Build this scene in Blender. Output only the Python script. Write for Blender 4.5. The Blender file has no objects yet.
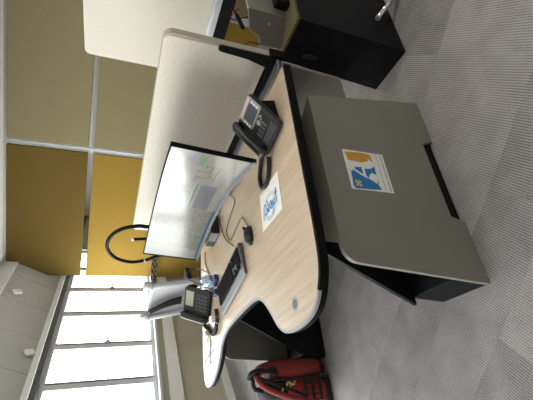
import bpy, math, random
from mathutils import Matrix, Vector
random.seed(7)
PI = math.pi
sc = bpy.context.scene
col = sc.collection

# ------------------------------------------------------------------ camera
YAW, PITCH, ROLL, FPX = math.radians(31.8707), math.radians(20.7469), math.radians(5.1398), 384.105
CAM_Z = 1.33
fwd = Vector((math.sin(YAW) * math.cos(PITCH), math.cos(YAW) * math.cos(PITCH), -math.sin(PITCH)))
r0 = Vector((math.cos(YAW), -math.sin(YAW), 0))
u0 = r0.cross(fwd)
right = r0 * math.cos(ROLL) + u0 * math.sin(ROLL)
upv = -r0 * math.sin(ROLL) + u0 * math.cos(ROLL)
cx, cy, cz = -upv, right, -fwd            # the photograph was taken with the phone turned on its side
cam = bpy.data.objects.new('camera', bpy.data.cameras.new('camera'))
col.objects.link(cam)
cam.matrix_world = Matrix(((cx.x, cy.x, cz.x, 0), (cx.y, cy.y, cz.y, 0), (cx.z, cy.z, cz.z, CAM_Z), (0, 0, 0, 1)))
cam.data.sensor_fit = 'HORIZONTAL'
cam.data.sensor_width = 36.0
cam.data.lens = FPX * 36.0 / 533.0
cam.data.clip_start = 0.02
sc.camera = cam

# ------------------------------------------------------------------ world, light, exposure
w = bpy.data.worlds.new('sky'); sc.world = w; w.use_nodes = True
bg = w.node_tree.nodes['Background']
bg.inputs[0].default_value = (1.0, 0.99, 0.97, 1)
bg.inputs[1].default_value = 12.0
vs = sc.view_settings
vs.view_transform = 'Standard'; vs.look = 'None'; vs.gamma = 1.0; vs.use_curve_mapping = False
vs.exposure = 0.22
FILL_LAMP = 13.0  # strength of the unseen panels added as fill light

# ------------------------------------------------------------------ room axes (window wall runs along W, faces P)
TH = math.radians(41.121)
Wv = Vector((math.cos(TH), math.sin(TH), 0)); Pv = Vector((-math.sin(TH), math.cos(TH), 0))
def rm(a, p, z=0.0):
    q = Wv * a + Pv * p
    return Vector((q.x, q.y, z))
MR = Matrix.Rotation(TH, 4, 'Z')          # room-local (w, p, z) to world

# ------------------------------------------------------------------ materials
def lin(c):
    o = []
    for v in c:
        v = v / 255.0
        o.append(v / 12.92 if v <= 0.04045 else ((v + 0.055) / 1.055) ** 2.4)
    return tuple(o) + (1.0,)
def mat(name, rgb, rough=0.6, metal=0.0, var=0.0, vscale=8.0, bump=0.0, bscale=200.0, stretch=(1, 1, 1), coat=0.0, spec=0.5):
    m = bpy.data.materials.new(name); m.use_nodes = True
    nt = m.node_tree; b = nt.nodes['Principled BSDF']
    b.inputs['Base Color'].default_value = lin(rgb)
    b.inputs['Roughness'].default_value = rough; b.inputs['Metallic'].default_value = metal
    b.inputs['Specular IOR Level'].default_value = spec
    b.inputs['Coat Weight'].default_value = coat
    tc = nt.nodes.new('ShaderNodeTexCoord'); mp = nt.nodes.new('ShaderNodeMapping')
    mp.inputs['Scale'].default_value = stretch
    nt.links.new(tc.outputs['Object'], mp.inputs['Vector'])
    n = nt.nodes.new('ShaderNodeTexNoise'); n.inputs['Scale'].default_value = vscale; n.inputs['Detail'].default_value = 4
    nt.links.new(mp.outputs[0], n.inputs['Vector'])
    v = max(var, 0.01)
    r = nt.nodes.new('ShaderNodeMapRange'); r.inputs['To Min'].default_value = 1 - v; r.inputs['To Max'].default_value = 1 + v
    r.inputs['From Min'].default_value = 0.3; r.inputs['From Max'].default_value = 0.7
    nt.links.new(n.outputs['Fac'], r.inputs['Value'])
    mx = nt.nodes.new('ShaderNodeMix'); mx.data_type = 'RGBA'; mx.blend_type = 'MULTIPLY'; mx.inputs[0].default_value = 1.0
    mx.inputs[6].default_value = lin(rgb)
    cmb = nt.nodes.new('ShaderNodeCombineColor')
    for i in range(3): nt.links.new(r.outputs[0], cmb.inputs[i])
    nt.links.new(cmb.outputs[0], mx.inputs[7]); nt.links.new(mx.outputs[2], b.inputs['Base Color'])
    if bump:
        n2 = nt.nodes.new('ShaderNodeTexNoise'); n2.inputs['Scale'].default_value = bscale
        nt.links.new(tc.outputs['Object'], n2.inputs['Vector'])
        bp = nt.nodes.new('ShaderNodeBump'); bp.inputs['Strength'].default_value = bump; bp.inputs['Distance'].default_value = 0.002
        nt.links.new(n2.outputs['Fac'], bp.inputs['Height']); nt.links.new(bp.outputs[0], b.inputs['Normal'])
    return m
def emit(name, rgb, s):
    m = bpy.data.materials.new(name); m.use_nodes = True; nt = m.node_tree
    nt.nodes.remove(nt.nodes['Principled BSDF'])
    e = nt.nodes.new('ShaderNodeEmission'); e.inputs[0].default_value = lin(rgb); e.inputs[1].default_value = s
    nt.links.new(e.outputs[0], nt.nodes['Material Output'].inputs[0]); return m

M = {}
M['black'] = mat('black_lacquer', (12, 14, 19), 0.5, var=0.05, spec=0.2)
M['black_matte'] = mat('black_matte', (15, 15, 17), 0.75, var=0.05, spec=0.12)
M['black_plastic'] = mat('black_plastic', (27, 28, 31), 0.42)
M['dark_key'] = mat('key_plastic', (92, 94, 98), 0.5)
M['grey_panel'] = mat('taupe_lacquer', (129, 127, 118), 0.5, var=0.02, vscale=3)
M['white_fabric'] = mat('white_fabric', (214, 208, 196), 0.95, var=0.04, vscale=60, bump=0.4, bscale=500)
M['screen_edge'] = mat('beige_edge', (172, 165, 150), 0.7)
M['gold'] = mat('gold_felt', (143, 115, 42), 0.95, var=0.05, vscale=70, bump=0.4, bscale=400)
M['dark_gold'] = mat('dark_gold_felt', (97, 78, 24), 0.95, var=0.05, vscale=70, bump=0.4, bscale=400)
M['olive'] = mat('olive_felt', (136, 126, 94), 0.95, var=0.06, vscale=70, bump=0.4, bscale=400)
M['alu'] = mat('aluminium', (190, 192, 195), 0.35, metal=0.9)
M['chrome'] = mat('chrome', (225, 225, 228), 0.12, metal=1.0)
M['silver'] = mat('silver_plastic', (158, 161, 166), 0.4, metal=0.3)
M['edge_grey'] = mat('soft_edge_grey', (150, 152, 156), 0.4)
M['wall'] = mat('wall_paint', (186, 181, 160), 0.85, var=0.03, vscale=4)
M['white'] = mat('white_paint', (232, 232, 228), 0.7)
M['ceil'] = mat('ceiling_paint', (228, 228, 224), 0.9, var=0.02)
M['slope'] = mat('slope_panel', (190, 189, 184), 0.85, var=0.03, vscale=5)
M['frame'] = mat('window_frame', (205, 208, 212), 0.5)
M['frame_dark'] = mat('window_head', (92, 95, 100), 0.6)
M['paper'] = mat('paper', (236, 234, 228), 0.6)
M['blue_ink'] = mat('blue_ink', (52, 140, 214), 0.6)
M['logo_blue'] = mat('logo_blue', (38, 120, 184), 0.6)
M['logo_orange'] = mat('logo_orange', (208, 152, 62), 0.6)
M['grey_ink'] = mat('grey_ink', (150, 152, 156), 0.7)
M['ring_grey'] = mat('ring_grey', (205, 210, 212), 0.6)
M['red'] = mat('red_nylon', (158, 44, 40), 0.8, var=0.12, vscale=30, bump=0.5, bscale=350)
M['dark_red'] = mat('dark_red_nylon', (132, 44, 42), 0.75, var=0.1, vscale=25, bump=0.4, bscale=350)
M['webbing'] = mat('webbing', (30, 28, 30), 0.85, bump=0.4, bscale=600)
M['rope'] = mat('rope', (205, 190, 120), 0.8)
M['lcd'] = mat('lcd', (62, 70, 78), 0.2)
M['lcd_pale'] = mat('lcd_pale', (168, 178, 160), 0.25)
M['pink'] = mat('pink_paper', (226, 190, 200), 0.7)
M['navy'] = mat('navy_plastic', (30, 42, 84), 0.45)
M['chair_white'] = mat('chair_shell', (188, 189, 192), 0.45)
M['chair_grey'] = mat('chair_grey', (150, 150, 152), 0.6)
M['shaded_taupe'] = mat('shaded_taupe', (88, 86, 78), 0.6)  # box front turned from the window: its shade is put into the colour
M['rest_grey'] = mat('rest_grey', (128, 131, 136), 0.5)
M['cab_top'] = mat('cabinet_top', (96, 86, 60), 0.6)
M['red_pad'] = mat('red_wire', (150, 60, 50), 0.6)

def wood():
    m = bpy.data.materials.new('light_oak'); m.use_nodes = True; nt = m.node_tree; b = nt.nodes['Principled BSDF']
    tc = nt.nodes.new('ShaderNodeTexCoord'); mp = nt.nodes.new('ShaderNodeMapping')
    mp.inputs['Scale'].default_value = (30, 1.6, 30)
    nt.links.new(tc.outputs['Object'], mp.inputs['Vector'])
    n = nt.nodes.new('ShaderNodeTexNoise'); n.inputs['Scale'].default_value = 2.0; n.inputs['Detail'].default_value = 6; n.inputs['Distortion'].default_value = 0.4
    nt.links.new(mp.outputs[0], n.inputs['Vector'])
    cr = nt.nodes.new('ShaderNodeValToRGB'); e = cr.color_ramp.elements
    e[0].position = 0.3; e[0].color = lin((180, 161, 138)); e[1].position = 0.7; e[1].color = lin((202, 184, 162))
    x = cr.color_ramp.elements.new(0.5); x.color = lin((192, 173, 150))
    nt.links.new(n.outputs['Fac'], cr.inputs[0]); nt.links.new(cr.outputs[0], b.inputs['Base Color'])
    b.inputs['Roughness'].default_value = 0.33
    return m
M['wood'] = wood()

def carpet():
    m = bpy.data.materials.new('ribbed_carpet'); m.use_nodes = True; nt = m.node_tree; b = nt.nodes['Principled BSDF']
    b.inputs['Roughness'].default_value = 1.0; b.inputs['Specular IOR Level'].default_value = 0.1
    tc = nt.nodes.new('ShaderNodeTexCoord')
    oi = nt.nodes.new('ShaderNodeObjectInfo')
    mp = nt.nodes.new('ShaderNodeMapping'); mp.inputs['Scale'].default_value = (60, 100, 1)
    nt.links.new(tc.outputs['Object'], mp.inputs['Vector'])
    n = nt.nodes.new('ShaderNodeTexNoise'); n.inputs['Scale'].default_value = 2.2; n.inputs['Detail'].default_value = 2
    nt.links.new(mp.outputs[0], n.inputs['Vector'])
    wv = nt.nodes.new('ShaderNodeTexWave'); wv.wave_type = 'BANDS'; wv.bands_direction = 'Y'
    wv.inputs['Scale'].default_value = 32.0; wv.inputs['Distortion'].default_value = 0.6; wv.inputs['Detail'].default_value = 1
    nt.links.new(tc.outputs['Object'], wv.inputs['Vector'])
    big = nt.nodes.new('ShaderNodeTexNoise'); big.inputs['Scale'].default_value = 6.0; big.inputs['Detail'].default_value = 5
    nt.links.new(tc.outputs['Object'], big.inputs['Vector'])
    def mth(op, a, bb):
        k = nt.nodes.new('ShaderNodeMath'); k.operation = op
        for i, s in enumerate((a, bb)):
            if isinstance(s, (int, float)): k.inputs[i].default_value = s
            else: nt.links.new(s, k.inputs[i])
        return k.outputs[0]
    f = mth('ADD', mth('MULTIPLY', wv.outputs['Fac'], 0.42), mth('MULTIPLY', n.outputs['Fac'], 0.62))
    f = mth('ADD', f, mth('MULTIPLY', mth('SUBTRACT', big.outputs['Fac'], 0.5), 0.55))
    f = mth('ADD', f, mth('MULTIPLY', mth('SUBTRACT', oi.outputs['Random'], 0.5), 0.2))
    cr = nt.nodes.new('ShaderNodeValToRGB'); e = cr.color_ramp.elements
    e[0].position = 0.15; e[0].color = lin((98, 95, 97)); e[1].position = 0.95; e[1].color = lin((178, 174, 174))
    nt.links.new(f, cr.inputs[0]); nt.links.new(cr.outputs[0], b.inputs['Base Color'])
    bp = nt.nodes.new('ShaderNodeBump'); bp.inputs['Strength'].default_value = 0.5; bp.inputs['Distance'].default_value = 0.003
    nt.links.new(f, bp.inputs['Height']); nt.links.new(bp.outputs[0], b.inputs['Normal'])
    return m
M['carpet'] = carpet()

def glass(name, tint, refl):
    m = bpy.data.materials.new(name); m.use_nodes = True; nt = m.node_tree
    nt.nodes.remove(nt.nodes['Principled BSDF'])
    t = nt.nodes.new('ShaderNodeBsdfTransparent'); t.inputs[0].default_value = lin(tint)
    g = nt.nodes.new('ShaderNodeBsdfGlossy'); g.inputs['Roughness'].default_value = 0.03
    mx = nt.nodes.new('ShaderNodeMixShader'); mx.inputs[0].default_value = refl
    nt.links.new(t.outputs[0], mx.inputs[1]); nt.links.new(g.outputs[0], mx.inputs[2])
    nt.links.new(mx.outputs[0], nt.nodes['Material Output'].inputs[0]); return m
M['glass'] = glass('window_glass', (250, 252, 252), 0.05)
M['blue_film'] = glass('blue_film', (200, 214, 234), 0.2)

# ------------------------------------------------------------------ mesh helpers
class G:
    def __init__(s): s.v = []; s.f = []
    def add(s, vs, fs, mtx=None):
        o = len(s.v)
        for p in vs:
            p = Vector(p)
            s.v.append(tuple(mtx @ p) if mtx is not None else tuple(p))
        for f in fs: s.f.append(tuple(i + o for i in f))
        return s
    def box(s, x0, x1, y0, y1, z0, z1, mtx=None):
        return s.add([(x0, y0, z0), (x1, y0, z0), (x1, y1, z0), (x0, y1, z0), (x0, y0, z1), (x1, y0, z1), (x1, y1, z1), (x0, y1, z1)],
                     [(3, 2, 1, 0), (4, 5, 6, 7), (0, 1, 5, 4), (1, 2, 6, 5), (2, 3, 7, 6), (3, 0, 4, 7)], mtx)
    def prism(s, poly, h0, h1, axis='z', mtx=None):
        # polygon (a, b) extruded along axis: z -> (a,b,h); y -> (a,h,b); x -> (h,a,b)
        def pt(a, b, h):
            return (a, b, h) if axis == 'z' else ((a, h, b) if axis == 'y' else (h, a, b))
        n = len(poly)
        vs_ = [pt(a, b, h0) for a, b in poly] + [pt(a, b, h1) for a, b in poly]
        fs = [tuple(range(n - 1, -1, -1)), tuple(range(n, 2 * n))]
        for i in range(n):
            j = (i + 1) % n; fs.append((i, j, n + j, n + i))
        return s.add(vs_, fs, mtx)
    def tube(s, pts, r, n=8, mtx=None, caps=True):
        pts = [Vector(p) for p in pts]; k = len(pts); rs = r if isinstance(r, (list, tuple)) else [r] * k
        vs_ = []; ref = None
        for i, p in enumerate(pts):
            d = (pts[min(i + 1, k - 1)] - pts[max(i - 1, 0)])
            d = d.normalized() if d.length > 1e-9 else Vector((0, 0, 1))
            if ref is None:
                ref = Vector((0, 0, 1)) if abs(d.z) < 0.9 else Vector((1, 0, 0))
            a = ref - d * ref.dot(d)
            if a.length < 1e-6: a = d.orthogonal()
            a.normalize(); b = d.cross(a); ref = a
            for q in range(n):
                t = 2 * PI * q / n; vs_.append(p + (a * math.cos(t) + b * math.sin(t)) * rs[i])
        fs = []
        for i in range(k - 1):
            for q in range(n):
                q2 = (q + 1) % n; fs.append((i * n + q, i * n + q2, (i + 1) * n + q2, (i + 1) * n + q))
        if caps:
            fs.append(tuple(range(n - 1, -1, -1))); fs.append(tuple((k - 1) * n + q for q in range(n)))
        return s.add(vs_, fs, mtx)
    def loft(s, rings, mtx=None):
        n = len(rings[0]); vs_ = [p for r in rings for p in r]; fs = []
        for i in range(len(rings) - 1):
            for q in range(n):
                q2 = (q + 1) % n; fs.append((i * n + q, i * n + q2, (i + 1) * n + q2, (i + 1) * n + q))
        fs.append(tuple(range(n - 1, -1, -1))); fs.append(tuple((len(rings) - 1) * n + q for q in range(n)))
        return s.add(vs_, fs, mtx)
    def cyl(s, c, r, z0, z1, n=24, r2=None, mtx=None):
        r2 = r if r2 is None else r2
        a = [(c[0] + r * math.cos(2 * PI * i / n), c[1] + r * math.sin(2 * PI * i / n), z0) for i in range(n)]
        b = [(c[0] + r2 * math.cos(2 * PI * i / n), c[1] + r2 * math.sin(2 * PI * i / n), z1) for i in range(n)]
        return s.loft([a, b], mtx)
    def build(s, name, material, parent=None, smooth=False, bevel=0.0, seg=2, subsurf=0):
        xs = [p[0] for p in s.v]; ys = [p[1] for p in s.v]; zs = [p[2] for p in s.v]
        o = Vector(((min(xs) + max(xs)) / 2, (min(ys) + max(ys)) / 2, min(zs)))
        me = bpy.data.meshes.new(name)
        me.from_pydata([tuple(Vector(p) - o) for p in s.v], [], s.f); me.validate(); me.update()
        ob = bpy.data.objects.new(name, me); col.objects.link(ob); ob.location = o
        me.materials.append(material if not isinstance(material, str) else M[material])
        import bmesh
        bm = bmesh.new(); bm.from_mesh(me); bmesh.ops.recalc_face_normals(bm, faces=bm.faces); bm.to_mesh(me); bm.free()
        if bevel:
            b = ob.modifiers.new('bevel', 'BEVEL'); b.width = bevel; b.segments = seg; b.limit_method = 'ANGLE'; b.angle_limit = math.radians(40)
        if subsurf:
            q = ob.modifiers.new('subdivision', 'SUBSURF'); q.levels = subsurf; q.render_levels = subsurf
        if smooth or bevel:
            for p in me.polygons: p.use_smooth = smooth
        if parent is not None:
            ob.parent = parent
            if parent.get('_w'): ob.matrix_parent_inverse = parent_inv[parent.name]
        return ob
parent_inv = {}
def tag(o, label=None, cat=None, group=None, kind=None):
    if label: o['label'] = label
    if cat: o['category'] = cat
    if group: o['group'] = group
    if kind: o['kind'] = kind
    return o
def thing(name, label, cat, loc, rotz=0.0, group=None, local=False):
    """Empty at a thing's base. Children are given in world coordinates unless local."""
    e = bpy.data.objects.new(name, None); col.objects.link(e); e.empty_display_size = 0.1
    e.location = loc; e.rotation_euler = (0, 0, rotz)
    tag(e, label, cat, group)
    if not local:
        e['_w'] = 1
        parent_inv[e.name] = (Matrix.Translation(Vector(loc)) @ Matrix.Rotation(rotz, 4, 'Z')).inverted()
    return e
def sub(ob, parent):
    """parent ob (a mesh in the same coordinates) under a part"""
    ob.parent = parent; ob.matrix_parent_inverse = parent.matrix_basis.inverted(); return ob
def smooth_path(pts, n=8, closed=False):
    P = [Vector(p) for p in pts]; k = len(P); out = []
    rng = k if closed else k - 1
    for i in range(rng):
        a, b, c, d = (P[(i - 1) % k], P[i], P[(i + 1) % k], P[(i + 2) % k]) if closed else (P[max(i - 1, 0)], P[i], P[i + 1], P[min(i + 2, k - 1)])
        for j in range(n):
            t = j / n
            out.append(0.5 * ((2 * b) + (c - a) * t + (2 * a - 5 * b + 4 * c - d) * t * t + (3 * b - a - 3 * c + d) * t ** 3))
    if not closed: out.append(P[-1])
    return out
def rrect(x0, x1, y0, y1, r, n=5, which=(1, 1, 1, 1)):
    """rounded rectangle, corners in order (x0y0, x1y0, x1y1, x0y1)"""
    out = []
    for (x, y, sx, sy, a0), on in zip(((x0, y0, 1, 1, PI), (x1, y0, -1, 1, 1.5 * PI), (x1, y1, -1, -1, 0), (x0, y1, 1, -1, 0.5 * PI)), which):
        if not on: out.append((x, y)); continue
        for i in range(n + 1):
            t = a0 + (PI / 2) * i / n
            out.append((x + sx * r + r * math.cos(t), y + sy * r + r * math.sin(t)))
    return out
def link_copy(o, parent=None):
    c = o.copy(); col.objects.link(c)
    if parent is not None: c.parent = parent
    return c

# ================================================================== SETTING
# floor slab and the carpet planks laid on it
fl = G().box(-4.6, 8.4, -5.2, 3.35, -0.12, -0.006, MR).build('floor', 'carpet'); tag(fl, kind='structure')
tile_src = None
for i in range(28):
    for j in range(7):
        a0 = 0.08 - 1.0 + 0.25 * i; p0 = -3.3 + j * 1.0 - (0.5 if i % 2 else 0.0)
        a1, p1 = a0 + 0.2494, min(p0 + 0.9994, 3.2)
        full = abs(p1 - p0 - 0.9994) < 1e-6
        if p1 - p0 < 0.1: continue
        if tile_src is not None and full:
            o = tile_src.copy(); col.objects.link(o)
        else:
            hw, hp = (a1 - a0) / 2, (p1 - p0) / 2
            o = G().box(-hw, hw, -hp, hp, 0, 0.006).build('carpet_tile', 'carpet')
            if full and tile_src is None: tile_src = o
        c = rm((a0 + a1) / 2, (p0 + p1) / 2, -0.006)
        o.location = c; o.rotation_euler = (0, 0, TH)
        o.parent = fl; o.matrix_parent_inverse = Matrix.Translation(fl.location).inverted()

# walls
tag(G().box(-4.6, 8.4, 3.2, 3.4, 0.0, 0.78, MR).build('wall_left', 'wall'), kind='structure')
tag(G().box(-4.6, 8.4, 3.2, 3.4, 1.93, 2.05, MR).build('wall_left_head', 'frame_dark'), kind='structure')
tag(G().box(8.2, 8.4, -5.2, 3.2, 0, 2.76, MR).build('wall_back', 'white'), kind='structure')
tag(G().box(-4.8, -4.6, -5.2, 3.4, 0, 2.76, MR).build('wall_front', 'white'), kind='structure')
tag(G().box(-4.6, 8.4, -5.4, -5.2, 0, 2.76, MR).build('wall_right', 'white'), kind='structure')
tag(G().box(-4.6, 8.4, -5.2, 3.2, 2.76, 2.86, MR).build('ceiling', 'ceil'), kind='structure')
# attic slope above the windows: separate panels between fine seams
AL = math.radians(64)
slope = G().prism([(3.45, 2.05), (3.2 + 0.02, 2.05), (2.94 + 0.02, 2.58), (2.94, 2.76), (3.45, 2.76)], -4.6, 8.2, 'x', MR).build('ceiling_slope', 'frame_dark')
tag(slope, kind='structure')
seams = [8.2, 7.6, 7.0, 6.4, 5.84, 5.28, 4.76, 4.22, 3.67, 3.1, 2.5, 1.9, 1.3, 0.7, 0.1, -0.5, -1.1]
for s0, s1 in zip(seams[1:], seams[:-1]):
    g = G().prism([(3.2, 2.055), (2.94, 2.585), (2.955, 2.592), (3.215, 2.062)], s0 + 0.003, s1 - 0.003, 'x', MR)
    sub(g.build('slope_panel', 'slope'), slope)
tag(G().box(-4.6, 8.2, 2.92, 2.958, 2.58, 2.76, MR).build('trim_1', 'white'), kind='structure')
tag(G().box(-4.6, 8.2, 3.165, 3.2, 1.99, 2.05, MR).build('trim_2', 'white', bevel=0.004), kind='structure')
# sill, cable trunking, baseboard
tag(G().box(-4.6, 8.2, 3.14, 3.26, 0.755, 0.785, MR).build('trim_3', 'frame', bevel=0.005), kind='structure')
tr = G().box(-4.6, 8.2, 3.13, 3.2, 0.55, 0.68, MR).build('trim_4', 'white', bevel=0.006); tag(tr, kind='structure')
sub(G().box(-4.6, 8.2, 3.126, 3.132, 0.58, 0.65, MR).build('trunking_lid', 'white'), tr)
tag(G().box(-4.6, 8.2, 3.185, 3.2, 0.0, 0.09, MR).build('baseboard_left', 'white', bevel=0.003), kind='structure')
# windows: a long band of sashes
edges = [6.6, 6.0, 5.38, 4.78, 4.14, 3.53, 2.9, 2.28, 1.66, 1.04, 0.42, -0.2, -0.82, -1.44, -2.06]
tag(G().box(-4.6, -2.06, 3.2, 3.4, 0.78, 1.93, MR).build('wall_left_pier', 'wall'), kind='structure')
tag(G().box(6.6, 8.4, 3.2, 3.4, 0.78, 1.93, MR).build('wall_left_pier', 'wall'), kind='structure')
for k in range(len(edges) - 1):
    b, a = edges[k], edges[k + 1]
    wn = bpy.data.objects.new('window_%d' % (k + 1), None); col.objects.link(wn); wn['kind'] = 'structure'
    wn.location = rm((a + b) / 2, 3.27, 0.785); wn['_w'] = 1; parent_inv[wn.name] = Matrix.Translation(wn.location).inverted()
    t = 0.052
    g = G(); g.box(a, a + t, 3.24, 3.31, 0.785, 1.93, MR); g.box(b - t, b, 3.24, 3.31, 0.785, 1.93, MR)
    g.box(a + t, b - t, 3.24, 3.31, 0.785, 0.83, MR); g.box(a + t, b - t, 3.24, 3.31, 1.885, 1.93, MR)
    g.build('window_frame', 'frame', wn, bevel=0.004)
    G().box(a + t, b - t, 3.272, 3.278, 0.83, 1.885, MR).build('pane', 'glass', wn)
    if k % 2 == 1:
        h = G().box(a + 0.012, a + 0.04, 3.205, 3.24, 1.30, 1.36, MR)
        h.box(a + 0.016, a + 0.036, 3.17, 3.21, 1.32, 1.342, MR); h.box(a + 0.016, a + 0.036, 3.16, 3.176, 1.32, 1.45, MR); h.build('handle', 'frame_dark', wn, bevel=0.003)
    G().box(a + 0.020, a + 0.032, 3.236, 3.2405, 0.83, 1.88, MR).build('groove', 'frame_dark', wn)
# window portals (sample the sky through the glass)
pl = bpy.data.lights.new('window_portal', 'AREA'); pl.shape = 'RECTANGLE'; pl.size = 8.7; pl.size_y = 1.2
pl.cycles.is_portal = True
po = bpy.data.objects.new('window_portal', pl); col.objects.link(po)
po.matrix_world = Matrix.Translation(rm(2.27, 3.42, 1.355)) @ Matrix.Rotation(TH, 4, 'Z') @ Matrix.Rotation(-PI / 2, 4, 'X')
# fill panels added at the ceiling to brighten shaded faces, out of the frame
for a, p, where in ((1.2, -0.6, 'nearest the oak desk'), (3.6, -0.6, 'above the black cabinet row'), (1.2, -3.0, 'by the rear wall'), (3.6, -3.0, 'in the rear corner of the room')):
    lt = thing('fill_lamp', 'unseen square fill panel added in the white ceiling, ' + where, 'lamp', rm(a, p, 2.73), TH, 'added fill panels')
    G().box(a - 0.31, a + 0.31, p - 0.31, p + 0.31, 2.74, 2.76, MR).build('fill_frame', 'white', lt)
    G().box(a - 0.29, a + 0.29, p - 0.29, p + 0.29, 2.735, 2.742, MR).build('fill_diffuser', emit('fill_glow', (255, 248, 236), FILL_LAMP), lt)
# recessed spots in the slope
for a, p, z, lab in ((4.9, 3.0, 2.44, 'white recessed spotlight high in the grey slope, nearer the gold panel'), (3.95, 3.16, 2.11, 'white recessed spotlight low in the grey slope above the window')):
    base = rm(a, p, z)
    nrm = (-Pv * math.sin(AL) - Vector((0, 0, 1)) * math.cos(AL))
    q = nrm.to_track_quat('Z', 'Y').to_matrix().to_4x4()
    mt = Matrix.Translation(base) @ q
    s = thing('spotlight', lab, 'spotlight', base, 0, 'spotlights in the slope')
    ring = G(); n = 24
    for z0, z1, ra, rb in ((0.0, 0.008, 0.055, 0.055),):
        ring.loft([[(ra * math.cos(2 * PI * i / n), ra * math.sin(2 * PI * i / n), z0) for i in range(n)], [(rb * math.cos(2 * PI * i / n), rb * math.sin(2 * PI * i / n), z1) for i in range(n)]], mt)
    ring.build('trim_ring', 'slope', s)
    G().box(-0.034, 0.034, -0.05, 0.05, 0.004, 0.03, mt @ Matrix.Rotation(0.6, 4, 'Z')).build('lamp_head', 'white', s, bevel=0.006)

# ================================================================== ACOUSTIC PARTITION
GW = 5.57
cols_ = [(1.27, 3.13), (-0.67, 1.19), (-2.6, -0.78)]
rows_ = [(1.79, 2.73), (0.79, 1.72), (0.04, 0.72)]
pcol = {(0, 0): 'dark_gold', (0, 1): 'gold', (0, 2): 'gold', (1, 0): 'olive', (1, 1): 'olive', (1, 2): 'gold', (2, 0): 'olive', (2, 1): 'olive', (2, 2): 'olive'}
plab = {(0, 0): 'dark mustard felt panel in the top row beside the window', (0, 1): 'golden yellow felt panel in the middle row behind the monitor',
        (0, 2): 'golden yellow felt panel in the bottom row above the far desk edge', (1, 0): 'olive felt panel in the top row of the partition',
        (1, 1): 'olive felt panel in the middle row, behind the white screens', (1, 2): 'gold felt panel seen low under the far desk',
        (2, 0): 'olive felt panel in the top row, farthest from the window', (2, 1): 'olive felt panel in the middle row, farthest from the window', (2, 2): 'olive felt panel seen low beside the dangling cables'}
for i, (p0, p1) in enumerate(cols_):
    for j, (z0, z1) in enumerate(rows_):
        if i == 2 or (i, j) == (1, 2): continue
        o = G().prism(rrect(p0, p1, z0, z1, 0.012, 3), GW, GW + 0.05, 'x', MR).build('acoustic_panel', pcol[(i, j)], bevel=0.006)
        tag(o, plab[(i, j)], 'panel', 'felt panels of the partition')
for p0, p1, m_, lab in ((-0.62, -0.28, 'gold', 'gold felt panel seen low under the far desk'), (-1.3, -0.70, 'olive', 'olive felt panel seen low beside the dangling cables')):
    o = G().prism(rrect(p0, p1, 0.0, 0.57, 0.012, 3), 4.6, 4.64, 'x', MR).build('acoustic_panel', m_, bevel=0.006); tag(o, lab, 'panel', 'low felt panels under the far desk')
fr = thing('partition_frame', 'pale aluminium frame of posts and rails holding the felt panels', 'frame', rm(GW + 0.07, 1.23, 0))
for p in (1.23, -0.725):
    G().box(GW + 0.045, GW + 0.085, p - 0.02, p + 0.02, 0.0, 2.74, MR).build('post', 'alu', fr)
    for z in (1.755, 0.755):
        G().box(GW + 0.055, GW + 0.075, p - 0.07, p + 0.07, z - 0.012, z + 0.012, MR).build('clamp', 'alu', fr)
for z in (0.72, 1.76, 2.7):
    G().box(GW + 0.055, GW + 0.07, -2.5, 1.27, z, z + 0.02, MR).build('rail', 'alu', fr)

# ================================================================== DESK
DZ = 0.73
YM = 3.68
near_half = [(0.54, 1.0), (0.42, 1.008), (0.349, 1.038), (0.297, 1.086), (0.272, 1.16), (0.266, 1.25), (0.275, 1.325), (0.311, 1.386), (0.386, 1.453), (0.445, 1.52), (0.476, 1.60), (0.483, 1.72)]
far_half = [(0.47, 2.0), (0.45, 2.13), (0.41, 2.215), (0.345, 2.28), (0.285, 2.36), (0.24, 2.46), (0.222, 2.56), (0.235, 2.63), (0.28, 2.672), (0.38, 2.685), (0.54, 2.685)]
curve = [(p.x, p.y) for p in smooth_path([(x, y, 0) for x, y in near_half + far_half], 5)]
outline = [(1.305, 1.0)] + curve + [(1.305, 2.685)]
desk = thing('desk', 'light oak wave-front desk with black edge and taupe end panels', 'desk', (0.8, 1.84, 0))
G().prism(outline, DZ - 0.025, DZ, 'z').build('worktop', 'wood', desk)
def band(path, z0, z1, off0, off1, name, m, parent):
    g = G(); n = len(path); rings = []
    for i, (x, y) in enumerate(path):
        a = Vector(path[max(i - 1, 0)]); b = Vector(path[min(i + 1, n - 1)]); d = (b - a).normalized(); nn = Vector((-d.y, d.x))
        # outward = to the left/right: choose away from the desk centre line
        if (Vector((x, y)) - Vector((0.9, 1.84))).dot(nn) < 0 and not (1.4 < y < 2.3): nn = -nn
        if 1.4 < y < 2.3 and nn.x > 0: nn = -nn
        q0 = Vector((x, y)) + nn * off0; q1 = Vector((x, y)) + nn * off1
        rings.append([(q0.x, q0.y, z0), (q1.x, q1.y, z0), (q1.x, q1.y, z1), (q0.x, q0.y, z1)])
    g.loft(rings); return g.build(name, m, parent)
end_near = [(1.305, 1.0), (0.9, 1.0), (0.55, 1.0)] + curve[:12]
user_edge = curve[11:]
band(end_near, DZ - 0.032, DZ - 0.001, 0.0, 0.012, 'edge_band', 'black_matte', desk)
band(user_edge, DZ - 0.012, DZ - 0.0005, 0.0, 0.011, 'edge_band', 'edge_grey', desk)
band(user_edge, DZ - 0.034, DZ - 0.012, -0.002, 0.010, 'edge_band_lower', 'black_matte', desk)
band([(1.305, 2.685), (0.9, 2.685), (0.54, 2.685)], DZ - 0.032, DZ - 0.001, 0.0, 0.012, 'edge_band', 'black_matte', desk)
gm = G().cyl((0.339, 1.216), 0.026, DZ - 0.002, DZ + 0.0006, 28).build('grommet', 'silver', desk)
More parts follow.
